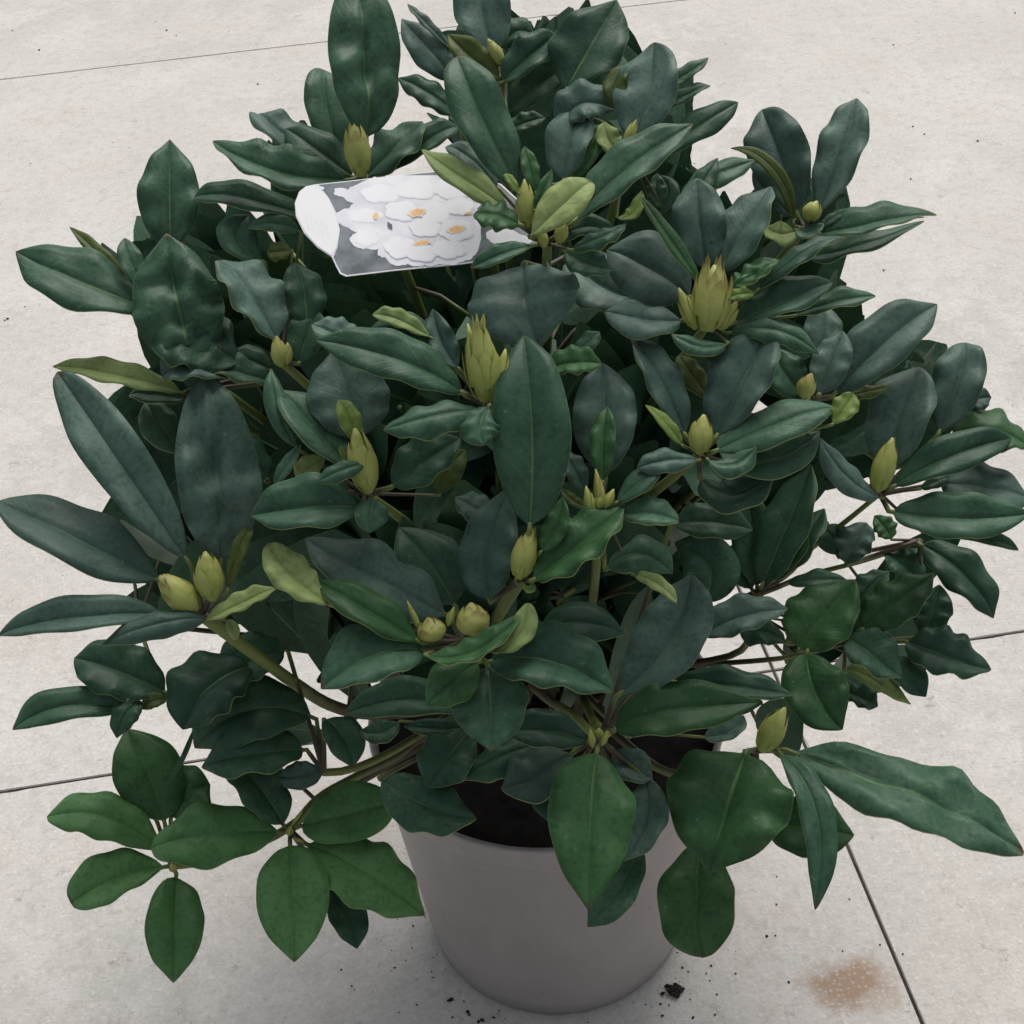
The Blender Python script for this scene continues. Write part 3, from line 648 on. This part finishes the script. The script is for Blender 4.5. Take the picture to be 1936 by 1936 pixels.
# trunk foot of every branch, then branch > leaves and buds
def bez(p, t):
    a, b, c, d = p; s = 1-t
    return a*(s*s*s)+b*(3*s*s*t)+c*(3*s*t*t)+d*(t*t*t)
seed = 0
for (c, x, y, leaves, buds, off, path, stem) in WH:
    seed += 1
    X, Y = px(c, x, y)
    D = dome_depth(X, Y)-off/100.0
    C0 = at_depth(X, Y, D)
    rnd = random.Random(seed)
    foot = Vector((rnd.uniform(-.022, .022), rnd.uniform(-.022, .022)+0.005, 0.205))
    # shoot: woody foot in the soil, rising to the whorl
    hz = Vector((C0.x, C0.y, 0))
    if path:
        pd = [project(Vector((0, 0, 0.30)))[2], D]
        pts3 = []
        n = len(path)
        for i, (ax, ay) in enumerate(path):
            f = i/(n)                     # 0 at the whorl, 1 near the trunk
            pts3.append(at_depth(ax, ay, D+(pd[0]-D)*min(1, f*0.75)+0.004*(i > 0)))
        pts3[0] = C0
        last = pts3[-1]
        mid = last*0.45+foot*0.55+Vector((0, 0, 0.02))
        ctl = [foot, foot*0.8+mid*0.2+Vector((0, 0, .02)), mid]+pts3[::-1]
        # Catmull-Rom through the control points
        pts = []
        e = [ctl[0]]+ctl+[ctl[-1]]
        for i in range(1, len(e)-2):
            for k in range(5):
                t = k/5; p0, p1, p2, p3 = e[i-1:i+3]
                pts.append(0.5*((2*p1)+(p2-p0)*t+(2*p0-5*p1+4*p2-p3)*t*t+(3*p1-p0-3*p2+p3)*t**3))
        pts.append(C0)
    else:
        bz = (foot, foot+hz*0.12+Vector((0, 0, (C0.z-foot.z)*0.45)), C0-hz*0.28-Vector((0, 0, 0.075)), C0)
        pts = [bez(bz, t/16) for t in range(17)]
    N = len(pts)
    rr = [(0.0040-(0.0020)*(i/(N-1))**0.8)*(1 if stem == 1 else (stem if stem < 1 else 1+(stem-1)*(i/(N-1)))) for i in range(N)]
    rr = [max(q, 0.0012) for q in rr]
    mb = MB(); mb.tube([p-ORG for p in pts], rr, 8)
    br = link('branch', mb.mesh('branch'), shrub, [M['stem']])
    for L in leaves:
        bx, by, mx_, my_, tx, ty, wv, fl = L[:8]
        dn = (L[8] if len(L) > 8 else 0)/100.0
        k = L[9] if len(L) > 9 else None
        b2, m2, t2 = px(c, bx, by), px(c, mx_, my_), px(c, tx, ty)
        dx, dy = t2[0]-b2[0], -(t2[1]-b2[1]); l2 = math.hypot(dx, dy)
        if k is None: k = -0.12+0.37*(dy/l2)
        zb = D-dn; s = l2/FPX*zb
        zt = zb+k*s; zm = zb+k*s*0.5-0.09*s
        P = [at_depth(*b2, zb)-ORG, at_depth(*m2, zm)-ORG, at_depth(*t2, zt)-ORG]
        # make_leaf works in world space; shift the result to the shrub's own space
        o = make_leaf(br, C0, P[0]+ORG, P[1]+ORG, P[2]+ORG, wv/2.76, fl, seed=seed)
        for v in o.data.vertices: v.co -= ORG
    for bi, bd in enumerate(buds):
        x0, y0, x1, y1, wb = bd[:5]; kind = bd[5] if len(bd) > 5 else ''
        b2, t2 = px(c, x0, y0), px(c, x1, y1)
        zb = D-0.012; s = math.dist(b2, t2)/FPX*zb
        Pb, Pt = at_depth(*b2, zb), at_depth(*t2, zb-0.15*s)
        o = make_bud(br, Pb-ORG, Pt-ORG, wb/2.76*zb/FPX*0.92, 22 if kind == 'o' else (4 if kind == 'n' else 14), kind == 'o', seed*10+bi)
print('traced leaves', NLEAF)

# side branches that stay inside the shrub and carry its older leaves
rb = random.Random(21)
for i in range(48):
    th = rb.uniform(0, 2*math.pi) if i < 24 else rb.uniform(0.1, math.pi-0.1); zz = rb.uniform(-0.35, 0.85); hh = math.sqrt(1-zz*zz); q = rb.uniform(0.55, 0.8)
    E_ = DC+Vector((DR.x*hh*math.cos(th), DR.y*hh*math.sin(th), DR.z*zz))*q
    ft = Vector((rb.uniform(-.02, .02), rb.uniform(-.02, .02), 0.205))
    hz = Vector((E_.x, E_.y, 0))
    bz = (ft, ft+hz*0.15+Vector((0, 0, (E_.z-ft.z)*0.4)), E_-hz*0.3-Vector((0, 0, 0.05)), E_)
    pts = [bez(bz, t/14) for t in range(15)]
    if any(math.hypot(project(p)[0]-g[0], project(p)[1]-g[1]) < 25 for p in pts[5:] for g in ((1562, 944), (1584, 962), (1526, 1071), (1399, 366), (790, 150))): continue
    mb = MB(); mb.tube([p-ORG for p in pts], [0.0034-0.0020*k/14 for k in range(15)], 8)
    link('branch', mb.mesh('branch'), shrub, [M['stem']])
# older leaves deep inside the shrub
GAPS = [(520, 480), (790, 150), (770, 200), (860, 310), (1120, 310), (1399, 366), (1450, 446), (500, 899), (565, 1017), (540, 1050), (1442, 756), (1562, 944), (1584, 962),
        (1725, 926), (1392, 1035), (1380, 1107), (1526, 1071), (1471, 1118), (1652, 1000), (1642, 1064), (1410, 1227), (1435, 1270), (496, 1280), (616, 1341), (344, 1223),
        (683, 1410), (636, 1439), (400, 1200), (1000, 1560), (950, 1540), (800, 1700), (1200, 1700), (900, 1560), (1000, 1640), (300, 1250), (1640, 520), (1600, 470), (1660, 565), (1560, 480), (1690, 620), (150, 910), (110, 950), (215, 640), (230, 700), (270, 690), (180, 620), (1330, 250), (1360, 300)]
from mathutils.kdtree import KDTree
rnd = random.Random(5)
cloud = []
for br in list(shrub.children):
    vv = br.data.vertices
    for q in range(0, len(vv), 8):
        cc = sum((vv[q+e].co for e in range(8)), Vector())/8
        cloud.append(cc+ORG)
kd = KDTree(len(cloud))
for i, p in enumerate(cloud): kd.insert(p, i)
kd.balance()
# picture cells that the outer leaves cover (holes closed), so that inner leaves never stick out of the shrub
CELL = 24; NC = int(RES//CELL)+1
cov = [[False]*NC for _ in range(NC)]
for br in shrub.children:
    for lf in br.children:
        for v in lf.data.vertices:
            X, Y, Z = project(v.co+ORG); i, j = int(X//CELL), int(Y//CELL)
            if 0 <= i < NC and 0 <= j < NC: cov[j][i] = True
raw = [r[:] for r in cov]
def morph(g, grow):
    out = [[not grow]*NC for _ in range(NC)]
    for j in range(NC):
        for i in range(NC):
            q = [g[jj][ii] if 0 <= ii < NC and 0 <= jj < NC else True for jj in (j-1, j, j+1) for ii in (i-1, i, i+1)]
            out[j][i] = any(q) if grow else all(q)
    return out
RECTS = ((610, 900, 475, 660), (1080, 1300, 500, 760), (560, 1000, 600, 1250), (1000, 1350, 760, 1150))
for (xa, xb, ya, yb) in RECTS:
    for j in range(ya//CELL, yb//CELL+1):
        for i in range(xa//CELL, xb//CELL+1): cov[j][i] = True
for _ in range(1): cov = morph(cov, True)
for _ in range(1): cov = morph(cov, False)
core = morph(cov, False)
tocam0 = (CAM-DC).normalized()
mb = MB()
def filler(count, rear, gapr):
    made = 0; tries = 0
    while made < count and tries < 60000:
        tries += 1
        th = rnd.uniform(0, 2*math.pi); z = rnd.uniform(-0.62, 0.95); h = math.sqrt(1-z*z)
        nv_ = Vector((h*math.cos(th), h*math.sin(th), z))
        if rear == 2:
            if nv_.z < 0.2: continue
            rad_ = rnd.uniform(0.55, 0.9)
        elif rear:
            if nv_.dot(tocam0) > 0.12: continue
            rad_ = rnd.uniform(0.66, 1.02)
        else: rad_ = rnd.uniform(0.2, 0.9)
        c0 = DC+Vector((DR.x*nv_.x, DR.y*nv_.y, DR.z*nv_.z))*rad_
        if c0.z < 0.275: continue
        th2 = th+rnd.uniform(-1.2, 1.2); hw = 0.0
        d = Vector((math.cos(th2), math.sin(th2), rnd.uniform(.7, 2.2) if rnd.random() < 0.8 else rnd.uniform(-.3, .4))).normalized()
        L = rnd.uniform(0.08, 0.115) if rear else rnd.uniform(0.06, 0.095); bad = False
        sd_ = d.cross(Vector((0, 0, 1))).normalized()*0.018
        for q_ in (c0, c0+d*L*.25, c0+d*L*.5, c0+d*L*.75, c0+d*L, c0+d*L*.4+sd_, c0+d*L*.4-sd_, c0+d*L*.75+sd_*.6, c0+d*L*.75-sd_*.6):
            X, Y, Z = project(q_); i, j = int(X//CELL), int(Y//CELL)
            if not (0 <= i < NC and 0 <= j < NC) or not core[j][i] or (rear == 2 and not raw[j][i]) or any(math.hypot(X-g[0], Y-g[1]) < gapr for g in GAPS) or Y > 1440 or Z < dome_depth(X, Y)+(0.03 if rear == 2 else (0.06 if rear else 0.105)): bad = True; break
        if bad: continue
        pn, pi_, pd_ = kd.find(c0)
        if pd_ > (0.10 if rear else 0.065): continue
        for f in (.15, .3, .45, .6, .75, .9):
            X, Y, Z = project(c0+(pn-c0)*f); i, j = int(X//CELL), int(Y//CELL)
            if not (0 <= i < NC and 0 <= j < NC) or not cov[j][i] or any(math.hypot(X-g[0], Y-g[1]) < 40 for g in GAPS): bad = True; break
        if bad: continue
        nrm = Vector((0, 0, 0.25))+Vector((tocam0.x, tocam0.y, 0))*0.8+Vector((rnd.uniform(-.7, .7), rnd.uniform(-.5, .5), 0)); nrm = (nrm-d*nrm.dot(d)).normalized(); wv = d.cross(nrm)
        hw = L*rnd.uniform(0.16, 0.21); vs = []; uv = []; fs = []
        for i in range(9):
            t = i/8; ww = hw*blade_width(min(t, .99), 'e')
            for j in range(5):
                u = -1+j/2
                vs.append(c0+d*(L*t)+wv*(u*ww)+nrm*(0.2*abs(u)*ww-0.10*L*t*t)-ORG); uv.append(((u+1)/2, t))
        for i in range(8):
            for j in range(4): fs.append((i*5+j, i*5+j+1, i*5+j+6, i*5+j+5))
        mb.add(vs, fs, 0, uv)
        mb.tube([pn-ORG, (pn+c0)*0.5-ORG+Vector((0, 0, .002)), c0+d*0.004-ORG], [0.0014, 0.0012, 0.0010], 4, 1)
        made += 1
    return made
made = filler(950, False, 45)+filler(800, 1, 45)+filler(420, 2, 40)
o = link('inner_leaves', mb.mesh('inner_leaves'), shrub, [M['t'], M['stem']]); o['kind'] = 'stuff'
print('leaves', NLEAF, 'inner', made)

# ------------------------------------------------------------------ picture label tied to the upper shoot
def label_tag():
    root = empty('plant_label')
    Dw = dome_depth(*px('B', 1200, 1270))-0.022
    def P(xx, yy, lift=0.0):
        r = ray(*px('B', xx, yy)); t = (PO-CAM).dot(PN)/r.dot(PN)
        p = CAM+r*t
        return p+PN*lift
    PO = at_depth(*px('B', 520, 1170), Dw+0.012)
    PN = ((CAM-PO).normalized()*0.8+Vector((0.05, 0.05, 0.80))).normalized()
    ptag = plain('label_white_plastic', (0.80, 0.80, 0.82), 0.35, 0.5)
    def poly(name, pts, lift, mat, parent, thick=0.0):
        me = bpy.data.meshes.new(name); bm = bmesh.new()
        vs = [bm.verts.new(P(a, b, lift)) for a, b in pts]
        from mathutils.geometry import delaunay_2d_cdt
        n_ = len(pts)
        o2, e_, f_, *_r = delaunay_2d_cdt([Vector(p) for p in pts], [], [list(range(n_))], 1, 1e-4)
        bm.clear(); vs = [bm.verts.new(P(q.x, q.y, lift)) for q in o2]
        for t_ in f_:
            try: bm.faces.new([vs[i] for i in t_])
            except ValueError: pass
        if thick:
            r = bmesh.ops.extrude_face_region(bm, geom=list(bm.faces))
            for g in r['geom']:
                if isinstance(g, bmesh.types.BMVert): g.co -= PN*thick
        bmesh.ops.recalc_face_normals(bm, faces=bm.faces)
        bm.to_mesh(me); bm.free()
        return link(name, me, parent, [mat])
    outline = [(-15, 962), (150, 945), (400, 915), (620, 892), (800, 905), (960, 960), (1090, 1080), (1160, 1190), (1190, 1260), (1110, 1285), (930, 1352), (750, 1378), (400, 1412), (150, 1442), (118, 1428), (98, 1390), (75, 1340),
               (0, 1290), (-70, 1215), (-112, 1130), (-118, 1060), (-95, 1000), (-60, 972)]
    poly('label_card', outline, 0, ptag, root, 0.0005)
    # printed face: dusky leaf background, white flower trusses with apricot flares, white oval
    bgm, n, b = new_mat('print_grey_foliage')
    tc = nd(n, 'ShaderNodeTexCoord'); nz = nd(n, 'ShaderNodeTexNoise', Scale=95.0, Detail=3.0); n.links.new(tc.outputs['Object'], nz.inputs['Vector'])
    n.links.new(mixc(n, ramp(n, nz.outputs[0], 0.38, 0.62), (0.075, 0.095, 0.10), (0.20, 0.23, 0.25)), b.inputs['Base Color']); b.inputs['Roughness'].default_value = 0.35
    poly('print_background', [(8, 965), (150, 950), (400, 920), (618, 898), (798, 910), (952, 964), (1082, 1082), (1150, 1190), (1178, 1255), (1108, 1278), (930, 1345), (750, 1371), (400, 1405), (155, 1434), (124, 1420), (106, 1388), (84, 1342), (105, 1290), (118, 1200), (100, 1110), (60, 1030)], 0.00012, bgm, root)
    wm, n, b = new_mat('print_white_petals')
    tc = nd(n, 'ShaderNodeTexCoord'); nz = nd(n, 'ShaderNodeTexNoise', Scale=60.0, Detail=3.0); n.links.new(tc.outputs['Object'], nz.inputs['Vector'])
    n.links.new(mixc(n, ramp(n, nz.outputs[0], 0.4, 0.7), (0.84, 0.84, 0.87), (0.64, 0.64, 0.72)), b.inputs['Base Color']); b.inputs['Roughness'].default_value = 0.35
    om = plain('print_apricot_flare', (0.84, 0.50, 0.20), 0.35, 0.5, 0.2, 220.0)
    rnd = random.Random(3)
    def flower(cx, cy, rx, ry, lift, np_=5, rot=0.0, frill=0.06):
        # one ruffled flower: lobed outline
        pts = []
        K = 60
        for i in range(K):
            a = 2*math.pi*i/K
            r = 0.82+0.18*abs(math.cos(np_*(a+rot)/2))+frill*math.sin(13*a+rot*5)*0.5+frill*0.6*math.sin(29*a)
            pts.append((cx+rx*r*math.cos(a), cy+ry*r*math.sin(a)))
        return pts
    cluster = [(205, 968), (350, 930), (560, 908), (700, 917), (830, 960), (868, 1030), (835, 1090), (852, 1200), (822, 1330), (762, 1366), (640, 1378), (560, 1386), (470, 1378), (400, 1384), (350, 1342), (312, 1328), (335, 1288), (250, 1298), (188, 1280), (170, 1240), (222, 1214), (160, 1188), (112, 1165), (95, 1115), (165, 1090), (195, 1062), (135, 1030), (85, 1010), (92, 985), (160, 990)]
    def frilly(c, amp):
        out = []
        for i in range(len(c)):
            (xa, ya), (xb, yb) = c[i], c[(i+1) % len(c)]
            for k in range(6):
                t = k/6; q = noise.noise(Vector((xa+(xb-xa)*t, ya+(yb-ya)*t, 0))*0.06)*amp
                l = math.hypot(xb-xa, yb-ya)
                bul = math.sin(math.pi*t)*l*0.10
                out.append((xa+(xb-xa)*t+(yb-ya)/l*(q+bul), min(1398, max(916, ya+(yb-ya)*t-(xb-xa)/l*(q+bul)))))
        return out
    poly('printed_flower', frilly(cluster, 9), 0.00022, wm, root)
    poly('printed_flower', frilly([(880, 1215), (960, 1195), (1060, 1225), (1120, 1262), (1010, 1285), (900, 1262)], 6), 0.00022, wm, root)
    poly('printed_flower', flower(-2, 985, 40, 16, 0, 4, .3), 0.00022, wm, root)
    lm = plain('print_lilac_petal', (0.74, 0.74, 0.80), 0.35, 0.5, 0.06, 90.0)
    wp = plain('print_bright_petal', (0.86, 0.86, 0.88), 0.35, 0.5, 0.03, 90.0)
    petals = [(250, 1125, 95, 38, .2), (255, 1240, 68, 44, .9), (330, 1010, 110, 48, .4), (520, 985, 120, 52, .1), (700, 985, 110, 52, .7), (440, 1100, 95, 52, 1.2), (610, 1110, 90, 58, .5), (740, 1075, 75, 46, .2), (720, 1200, 95, 58, .8), (560, 1190, 85, 44, .3), (430, 1290, 85, 58, .6), (545, 1320, 85, 44, .1), (680, 1300, 95, 48, .9)]
    for i, (cx, cy, rx, ry, rot) in enumerate(petals):
        poly('printed_petal', flower(cx+7, cy+8, rx, ry, 0, 5, rot, 0.055), 0.00026+0.00002*i, lm, root)
        poly('printed_petal', flower(cx, cy, rx, ry, 0, 5, rot, 0.055), 0.00027+0.00002*i, wp, root)
    pm = plain('print_pale_flare', (0.86, 0.72, 0.56), 0.35, 0.5, 0.08, 220.0)
    for (cx, cy, rx, ry) in ((520, 1112, 52, 26), (725, 1200, 56, 22), (545, 1270, 54, 16), (305, 1128, 16, 22), (790, 1115, 26, 8)):
        for sc, lf, mt_ in ((1.0, 0.00056, pm), (0.72, 0.00058, om)):
            pts = [(cx+sc*rx*(0.9+0.1*math.sin(9*a+cx))*math.cos(a), cy+sc*ry*(0.9+0.14*math.sin(7*a))*math.sin(a)-0.12*rx*math.cos(a)) for a in [2*math.pi*i/40 for i in range(40)]]
            poly('printed_flare', pts, lf, mt_, root)
    for (xa, ya, xb, yb, t) in ((365, 1160, 392, 1202, 26), (800, 1025, 838, 1056, 14)):
        dx, dy = xb-xa, yb-ya; l = math.hypot(dx, dy); nx, ny = -dy/l*t/2, dx/l*t/2
        poly('printed_gap', [(xa, ya), ((xa+xb)/2+nx, (ya+yb)/2+ny), (xb, yb), ((xa+xb)/2-nx, (ya+yb)/2-ny)], 0.00060, bgm, root)
    oval = [(-15, 968), (35, 1012), (80, 1085), (108, 1165), (114, 1230), (98, 1295), (74, 1335), (0, 1285), (-66, 1210), (-107, 1128), (-112, 1062), (-90, 1004), (-56, 976)]
    poly('printed_oval', oval, 0.00024, plain('print_oval_white', (0.86, 0.86, 0.86), 0.3), root)
    fm = plain('print_faint_script', (0.78, 0.78, 0.79), 0.35)
    for r_, y0 in enumerate((1120, 1165)):
        for q in range(5):
            xx = -58+q*26+r_*8; yy = y0+q*12
            pts = []
            for i in range(9): pts.append((xx+4*math.sin(i*1.3+q), yy+i*4.0))
            pts2 = [(a+4, b+1) for a, b in pts][::-1]
            poly('printed_mark', pts+pts2, 0.0003, fm, root)
    # strap and loop round the shoot
    mb = MB(); cc = P(1268, 1440, -0.004); rr_ = 44/2.76/FPX*Dw
    q = [P(1172, 1255, -0.0008)]
    for i in range(15):
        a = math.pi*0.95+2*math.pi*i/14*0.97
        q.append(cc+RT*(rr_*math.cos(a))+UP*(rr_*0.35*math.sin(a))+FW*(rr_*0.8*math.sin(a)))
    mb.tube(q, [0.0005]*len(q), 6); link('tie_loop', mb.mesh('tie_loop'), root, [plain('tie_clear_plastic', (0.42, 0.44, 0.44), 0.3)])
    tag(root, 'glossy picture label of white flowers with white oval end tied among the upper leaves', 'plant label')
    return root
label_tag()

# ------------------------------------------------------------------ spilled soil
def lump(mb, p, r, rnd):
    n1, n2 = 5, 7; vs = []; fs = []
    sx, sy, sz = rnd.uniform(.7, 1.5), rnd.uniform(.7, 1.2), rnd.uniform(.5, .8); rot = rnd.uniform(0, 6.28)
    for i in range(n1+1):
        ph = math.pi*i/n1
        for j in range(n2):
            a = 2*math.pi*j/n2; k = r*rnd.uniform(.72, 1.2)
            x, y, z = k*sx*math.sin(ph)*math.cos(a), k*sy*math.sin(ph)*math.sin(a), k*sz*math.cos(ph)
            vs.append((p.x+x*math.cos(rot)-y*math.sin(rot), p.y+x*math.sin(rot)+y*math.cos(rot), max(0.0003, p.z+z+r*sz*0.75)))
    for i in range(n1):
        for j in range(n2): fs.append((i*n2+j, (i+1)*n2+j, (i+1)*n2+(j+1) % n2, i*n2+(j+1) % n2))
    mb.add(vs, fs)
rnd = random.Random(9)
mb = MB()
cl = on_ground(1272, 1876)
for i in range(34):
    a, q = rnd.uniform(0, 6.28), rnd.random()**.7
    lump(mb, cl+Vector((math.cos(a)*q*0.0085, math.sin(a)*q*0.0065, 0.003*(1-q))), rnd.uniform(.0011, .0026), rnd)
o = link('soil_clump', mb.mesh('soil_clump', False), None, [M['soil']]); tag(o, 'small dark clump of spilled soil on slab beside pot base', 'soil clump')
mb = MB()
spots = [('H', 700, 1805, 2.6), ('H', 685, 1812, 1.6), ('H', 765, 1815, .9), ('H', 785, 1870, 2.2), ('H', 792, 1885, 1.4), ('H', 860, 1915, 2.4), ('H', 840, 1922, 1.6), ('H', 920, 1900, 1.3), ('H', 500, 1420, 1.2), ('H', 600, 1690, .9), ('H', 180, 1735, .9), ('H', 125, 1650, 1.0),
 ('I', 150, 1640, 1.3), ('I', 300, 1630, 1.2), ('I', 275, 1668, .9), ('I', 205, 1900, 1.3), ('I', 320, 1885, 1.0), ('I', 45, 1890, 1.4), ('I', 35, 1830, 1.3), ('I', 80, 1835, .9), ('I', 590, 1475, 1.4), ('I', 635, 1472, .8), ('I', 640, 1310, 1.2), ('I', 705, 1715, 1.2), ('I', 1180, 1520, 1.1), ('I', 1300, 1568, 1.0), ('I', 985, 1553, .8), ('I', 1020, 1282, .8), ('I', -30, 1700, 1.0), ('I', 180, 1660, 1.0),
 ('A', 205, 262, 2.6), ('A', 870, 160, 2.4), ('A', 920, 187, 1.8), ('A', 1345, 440, 2.2), ('A', 40, 1665, 2.4), ('A', 25, 1672, 1.6), ('A', 130, 1602, 1.5), ('A', 65, 160, 2.0), ('A', 160, 855, 1.2), ('A', 590, 745, 1.2), ('A', 810, 115, 1.6), ('A', 700, 1180, 1.0),
 ('C', 1690, 738, 2.4), ('C', 1352, 662, 2.2), ('C', 1412, 702, 1.8), ('C', 1200, 1412, 2.2), ('C', 1340, 935, 1.7), ('C', 205, 515, 1.8), ('C', 215, 855, 1.4), ('C', 1885, 70, 2.2), ('C', 1250, 235, 1.8), ('C', 1120, 695, 1.3)]
for c, x, y, r in spots: lump(mb, on_ground(*px(c, x, y)), r*0.00062+0.0002, rnd)
for i in range(170):                                   # finer grains scattered round the pot foot
    a = rnd.uniform(0, 2*math.pi); q = RB+0.003+abs(rnd.gauss(0, 0.035))
    lump(mb, Vector((q*math.cos(a), q*math.sin(a), 0)), rnd.uniform(.0003, .0008), rnd)
for i in range(60):
    lump(mb, Vector((rnd.uniform(-.9, .9), rnd.uniform(-.35, 2.0), 0)), rnd.uniform(.0003, .0009), rnd)
o = link('soil_crumbs', mb.mesh('soil_crumbs', False), None, [M['soil']]); tag(o, 'scattered dark soil crumbs lying on the pale concrete slabs', 'soil crumbs', 'stuff')
